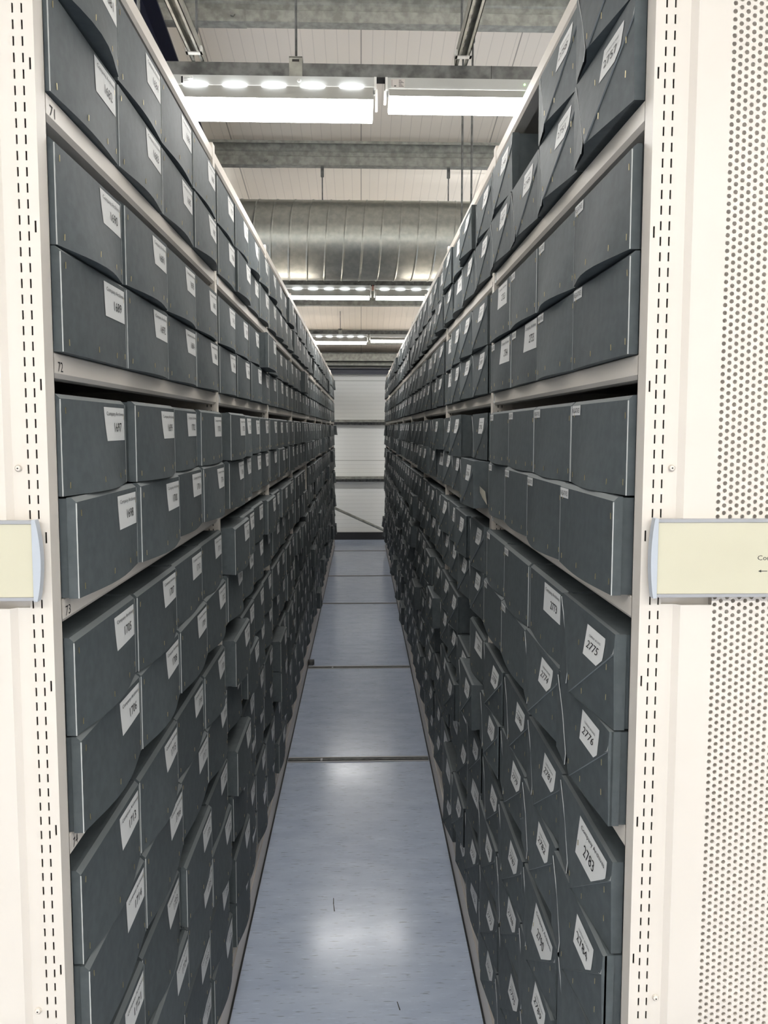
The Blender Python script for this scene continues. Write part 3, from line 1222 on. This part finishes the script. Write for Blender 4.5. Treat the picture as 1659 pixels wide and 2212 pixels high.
def clip_area(poly):
    def cl(p, ax, lim, keep):
        out = []
        for i in range(len(p)):
            a, b = p[i - 1], p[i]
            ia, ib = keep(a[ax], lim), keep(b[ax], lim)
            if ia != ib:
                t = (lim - a[ax]) / (b[ax] - a[ax])
                out.append((a[0] + t * (b[0] - a[0]), a[1] + t * (b[1] - a[1])))
            if ib:
                out.append(b)
        return out
    for ax, lim, k in ((0, 0, lambda a, b: a >= b), (0, 1659, lambda a, b: a <= b), (1, 0, lambda a, b: a >= b), (1, 2212, lambda a, b: a <= b)):
        if not poly:
            return 0
        poly = cl(poly, ax, lim, k)
    return abs(sum(poly[i - 1][0] * poly[i][1] - poly[i][0] * poly[i - 1][1] for i in range(len(poly)))) / 2


# numbers of the nearest bays, read off the labels: (side, bay, level, column) -> (upper, lower)
NUM = {}
n = 1681
order = {0: [(1681, 1682), (1684, 1683), (1686, 1685), (1688, 1687)], 1: [(1690, 1689), (1691, 1692), (1693, 1694), (1695, 1696)],
         2: [(1697, 1698), (1699, 1700), (1702, 1701), (1703, 1704)], 3: [(1705, 1706), (1707, 1708), (1710, 1709), (1711, 1712)],
         4: [(1713, 1714), (1715, 1716), (1718, 1717), (1720, 1719)], 5: [(1721, 1722), (1723, 1724), (1726, 1725), (1727, 1728)],
         6: [(1729, 1730), (1731, 1732), (1733, 1734), (1735, 1736)]}
for lv, cs in order.items():
    for c, (a, b) in enumerate(cs):
        NUM[('left', 0, lv, c)] = (str(a), str(b))
rorder = {0: [(2752, 2757), (2758, 2751), (2750, 2749), (2748, 2747)], 3: [(2775, 2776), (2773, 2774)],
          4: [(2783, 2784), (2781, 2782), (2780, 2779), (2778, 2777)], 5: [(2791, 2792), (2790, 2789), (2787, 2788), (2785, 2786)],
          6: [(2799, 2800), (2797, 2798), (2795, 2796), (2793, 2794)]}
for lv, cs in rorder.items():
    for c, (a, b) in enumerate(cs):
        NUM[('right', 0, lv, c)] = (str(a), str(b))

MISSING = {('right', 0, 0, 2, 1), ('left', 3, 3, 3, 0), ('left', 3, 3, 3, 1), ('left', 3, 4, 2, 1), ('right', 1, 4, 1, 1), ('right', 2, 5, 0, 1), ('right', 3, 2, 3, 1)}
PUSH = {('left', 0, 2, 0, 1): .006, ('left', 0, 2, 0, 0): .024, ('left', 0, 2, 1, 0): .030, ('left', 0, 2, 1, 1): .022,
        ('left', 1, 2, 0, 1): .060, ('left', 1, 2, 0, 0): .030, ('left', 1, 3, 0, 1): .075, ('left', 1, 3, 0, 0): .020,
        ('left', 1, 5, 0, 1): .07, ('left', 1, 5, 0, 0): .045, ('left', 1, 6, 0, 1): .055, ('left', 1, 1, 3, 1): .075, ('left', 0, 5, 2, 1): .045,
        ('left', 0, 5, 1, 0): .03, ('right', 0, 2, 0, 0): .030, ('right', 0, 2, 1, 0): .026, ('right', 0, 1, 3, 1): .012,
        ('right', 1, 3, 1, 1): .05, ('right', 1, 3, 3, 1): .04, ('right', 0, 3, 2, 0): .04, ('left', 3, 1, 2, 1): .07,
        ('right', 1, 5, 2, 1): .05, ('right', 1, 6, 2, 0): .05, ('left', 2, 3, 1, 1): .05, ('right', 2, 2, 0, 1): .05, ('right', 0, 3, 1, 1): .016}

boxes = []
for side_, s, A in (('left', -1, AL), ('right', 1, AR)):
    for bay in range(NB):
        for lev in range(7):
            for c in range(4):
                yc = Y0 + bay * BAY + POST + .28 * (c + .5)
                base = .002 + .007 * rnd.random() + (.004 if lev >= 3 else 0)
                for up in (0, 1):
                    key = (side_, bay, lev, c, up)
                    p = base + .006 * rnd.random() + (.007 if bay == 0 and not up and lev >= 2 else 0)
                    if bay >= 1 and rnd.random() < .22:
                        p += (.008 + .035 * rnd.random() ** 2) * (1 if lev > 1 else .35)
                    rz = .008 * (rnd.random() - .5)
                    jy = .004 * (rnd.random() - .5)
                    if bay >= 4 and rnd.random() < .02 or key in MISSING:
                        continue
                    if key in PUSH:
                        p = PUSH[key] * (.55 if PUSH[key] > .035 else .9)
                    if side_ == 'left':
                        fold = False
                    elif bay == 0:
                        fold = lev in (0, 4, 5, 6) or (lev == 3 and (c == 0 or (c == 1 and up == 0)))
                    else:
                        fold = rnd.random() < .78
                    neg = side_ == 'right' and bay == 0 and (lev in (1, 2) or (lev == 3 and c >= 2))
                    if key == ('right', 0, 1, 3, 1):
                        neg = False
                    x = s * (A - p)
                    z = ZT - lev * PIT + .0006 + up * (BH + .0018)
                    rot = (math.pi / 2 if s < 0 else -math.pi / 2) + rz
                    cr = [project((x, yc + dy, z + dz)) for dy, dz in ((-BW / 2, 0), (BW / 2, 0), (BW / 2, BH), (-BW / 2, BH))]
                    area = clip_area(cr) if all(cr) else 0
                    boxes.append(dict(key=key, x=x, y=yc + jy, z=z, rot=rot, fold=fold, neg=neg, area=area,
                                      va=rnd.randrange(4), vb=rnd.randrange(3), ve=rnd.randrange(4)))
boxes.sort(key=lambda b: -b['area'])
single, rest = boxes[:300], boxes[300:]
BAYW = ['nearest', 'second', 'third', 'fourth', 'fifth', 'sixth', 'seventh', 'eighth', 'ninth']
LEVW = ['top shelf', 'second shelf', 'third shelf', 'fourth shelf', 'fifth shelf', 'sixth shelf', 'lowest shelf']
STKW = ['first stack', 'second stack', 'third stack', 'last stack']
UPW = ['lower', 'upper']


def depth_fn(b):
    if b['fold']:
        T = TRI_B[b['vb']]
        return lambda u, v: d_fold(u, v, T) + .003
    B = BVAL[b['va']]
    return lambda u, v: d_plain(u, v, B)


for b in single:
    side_, bay, lev, c, up = b['key']
    e = empty('archive_box', (b['x'], b['y'], b['z']), b['rot'])
    fn = depth_fn(b)
    num = None
    if ('%s' % side_, bay, lev, c) in NUM:
        num = NUM[(side_, bay, lev, c)][0 if up else 1]
    where = '%s rack, %s bay, %s, %s, %s' % (side_, BAYW[bay], LEVW[lev], STKW[c], UPW[up])
    if b['neg']:
        txt = 'grey box marked NEGATIVES, ' + where
    elif num and lev < 6:
        txt = 'grey archive box %s, %s' % (num, where)
    elif b['fold']:
        txt = 'grey archive box, folded front, ' + where
    else:
        txt = 'grey archive box, ' + where
    tag(e, txt, 'archive box', 'archive boxes on the %s rack' % side_)
    if b['fold']:
        child('body', BODY_B, e)
        child('front_flap', FLAP_B[b['vb']], e)
        child('board_edge', EDGE_B[b['vb']], e)
        stp = STAPLES_F
    else:
        child('body', BODY_A[b['va']], e)
        child('board_edge', EDGE_A[b['ve']][0], e)
        child('board_edge', EDGE_A[b['ve']][1], e)
        stp = STAPLES
    if not num:
        num = str((1737 if side_ == 'left' else 2689) + ((56 * (bay - 1)) if side_ == 'left' else -56 * (bay - 1)) + lev * 8 + c * 2 + (0 if up else 1))
    lab = []
    j1, j2 = (rnd.random() - .5) * .03, (rnd.random() - .5) * .03
    if b['neg']:
        lab.append(label_mesh(fn, .015, .19, .83, .95, 'NEGATIVES', None, small=True))
        if b['key'] == ('right', 0, 1, 2, 0):
            lab.append(label_mesh(fn, .55, .97, .50, .95, 'Company Archives', '2755'))
        if b['key'] == ('right', 0, 1, 3, 0):
            lab.append(label_mesh(fn, .55, .95, .48, .93, 'Company Archives', '2754'))
    elif b['fold']:
        if num in ('2783', '2790'):
            lab.append(label_mesh(fn, .44, .93, .47, .92, 'Company Archives', num, cut=True))
        elif bay == 0 or rnd.random() < .8:
            lab.append(label_mesh(fn, .56 + j1, .87 + j1, .55 + j2, .89 + j2, 'COMPANY ARCHIVES', num, cut=True, hand=True))
        else:
            lab.append(label_mesh(fn, .56 + j1, .93, .56 + j2, .92, 'Company Archives', num, cut=True))
    elif side_ == 'right':
        if b['key'] == ('right', 0, 1, 3, 1):
            lab.append(label_mesh(fn, .45, .88, .52, .93, 'Company Archives', '2753'))
        else:
            lab.append(label_mesh(fn, .46 + j1, .90 + j1, .50 + j2, .90 + j2, 'Company Archives', num))
    else:
        lab.append(label_mesh(fn, .61 + j1, .975, .52 + j2, .905 + j2, 'Company Archives', num))
    for l in lab:
        l.build('label', e)
    if bay == 0:
        for u, v in stp:
            o = child('staple', ST, e)
            p = XY(u, v, fn(u, v) + (0.0012 if b['fold'] else 0.0002))
            o.location = p
            o.rotation_euler = (0, rnd.uniform(-.12, .12), 0)
    elif bay < 3:
        for u, v in stp[:4]:
            o = child('staple', ST, e)
            o.location = XY(u, v, fn(u, v) + (0.0012 if b['fold'] else 0.0002))

# the farther boxes, past the 300 that show largest, as one object
NA = {}


def arr(me):
    if me.name in NA:
        return NA[me.name]
    v = np.zeros(len(me.vertices) * 3)
    me.vertices.foreach_get('co', v)
    NA[me.name] = (v.reshape(-1, 3), [tuple(p.vertices) for p in me.polygons], [me.materials[p.material_index].name for p in me.polygons],
                   [p.use_smooth for p in me.polygons])
    return NA[me.name]


far_labels = {}


def far_label(b):
    k = (b['fold'], b['va'] if not b['fold'] else b['vb'])
    if k not in far_labels:
        fn = depth_fn(b)
        mb = MB()
        if b['fold']:
            u0, u1, v0, v1 = .56, .87, .57, .89
        else:
            u0, u1, v0, v1 = .62, .965, .53, .91
        o = .0010

        def q(a, b_, c, d, off, k_):
            mb.poly([XY(a, c, fn(a, c) + off), XY(b_, c, fn(b_, c) + off), XY(b_, d, fn(b_, d) + off), XY(a, d, fn(a, d) + off)], k_)
        q(u0, u1, v0, v1, o, 'paper')
        w, h = u1 - u0, v1 - v0
        q(u0 + .1 * w, u0 + .9 * w, v0 + .78 * h, v0 + .83 * h, .0018, 'ink')
        for i in range(4):
            a = u0 + (.42 + .12 * i) * w
            q(a, a + .05 * w, v0 + .27 * h, v0 + .54 * h, .0018, 'ink')
        far_labels[k] = mb.data('far_label')
    return far_labels[k]


VV, FF, MM, SS = [], [], [], []
mats = []
off = 0
for b in rest:
    ms = ([BODY_B, FLAP_B[b['vb']], EDGE_B[b['vb']]] if b['fold'] else [BODY_A[b['va']], *EDGE_A[b['ve']]]) + [far_label(b)]
    c, s_ = math.cos(b['rot']), math.sin(b['rot'])
    for me in ms:
        v, f, m, sm = arr(me)
        t = np.empty_like(v)
        t[:, 0] = v[:, 0] * c - v[:, 1] * s_ + b['x']
        t[:, 1] = v[:, 0] * s_ + v[:, 1] * c + b['y']
        t[:, 2] = v[:, 2] + b['z']
        VV.append(t)
        for q in f:
            FF.append(tuple(off + i for i in q))
        for q in m:
            if q not in mats:
                mats.append(q)
            MM.append(mats.index(q))
        SS += sm
        off += len(v)
me = bpy.data.meshes.new('distant_archive_boxes')
me.from_pydata(np.concatenate(VV).tolist(), [], FF)
for q in mats:
    me.materials.append(bpy.data.materials[q])
me.polygons.foreach_set('material_index', MM)
me.polygons.foreach_set('use_smooth', SS)
me.update()
o = bpy.data.objects.new('distant_archive_boxes', me)
COL.objects.link(o)
tag(o, 'rows of small grey archive boxes filling the far bays of both racks', 'archive boxes', kind='stuff')

# a buff slip of card left sticking out of the right rack
mb = MB()
z0 = ZT - 2 * PIT
pts = [(AR - .016, 2.125, z0 + .016), (AR - .024, 2.18, z0 + .036), (AR - .045, 2.235, z0 + .085), (AR - .020, 2.135, z0 + .052)]
mb.poly(pts, 'tan')
mb.poly([(a, b, c - .0012) for a, b, c in pts][::-1], 'tan')
for i in range(4):
    a, b = pts[i], pts[(i + 1) % 4]
    mb.poly([a, (a[0], a[1], a[2] - .0012), (b[0], b[1], b[2] - .0012), b], 'tan')
tag(mb.build('card_slip'), 'buff card slip sticking out beside the second upright of the right rack', 'card')
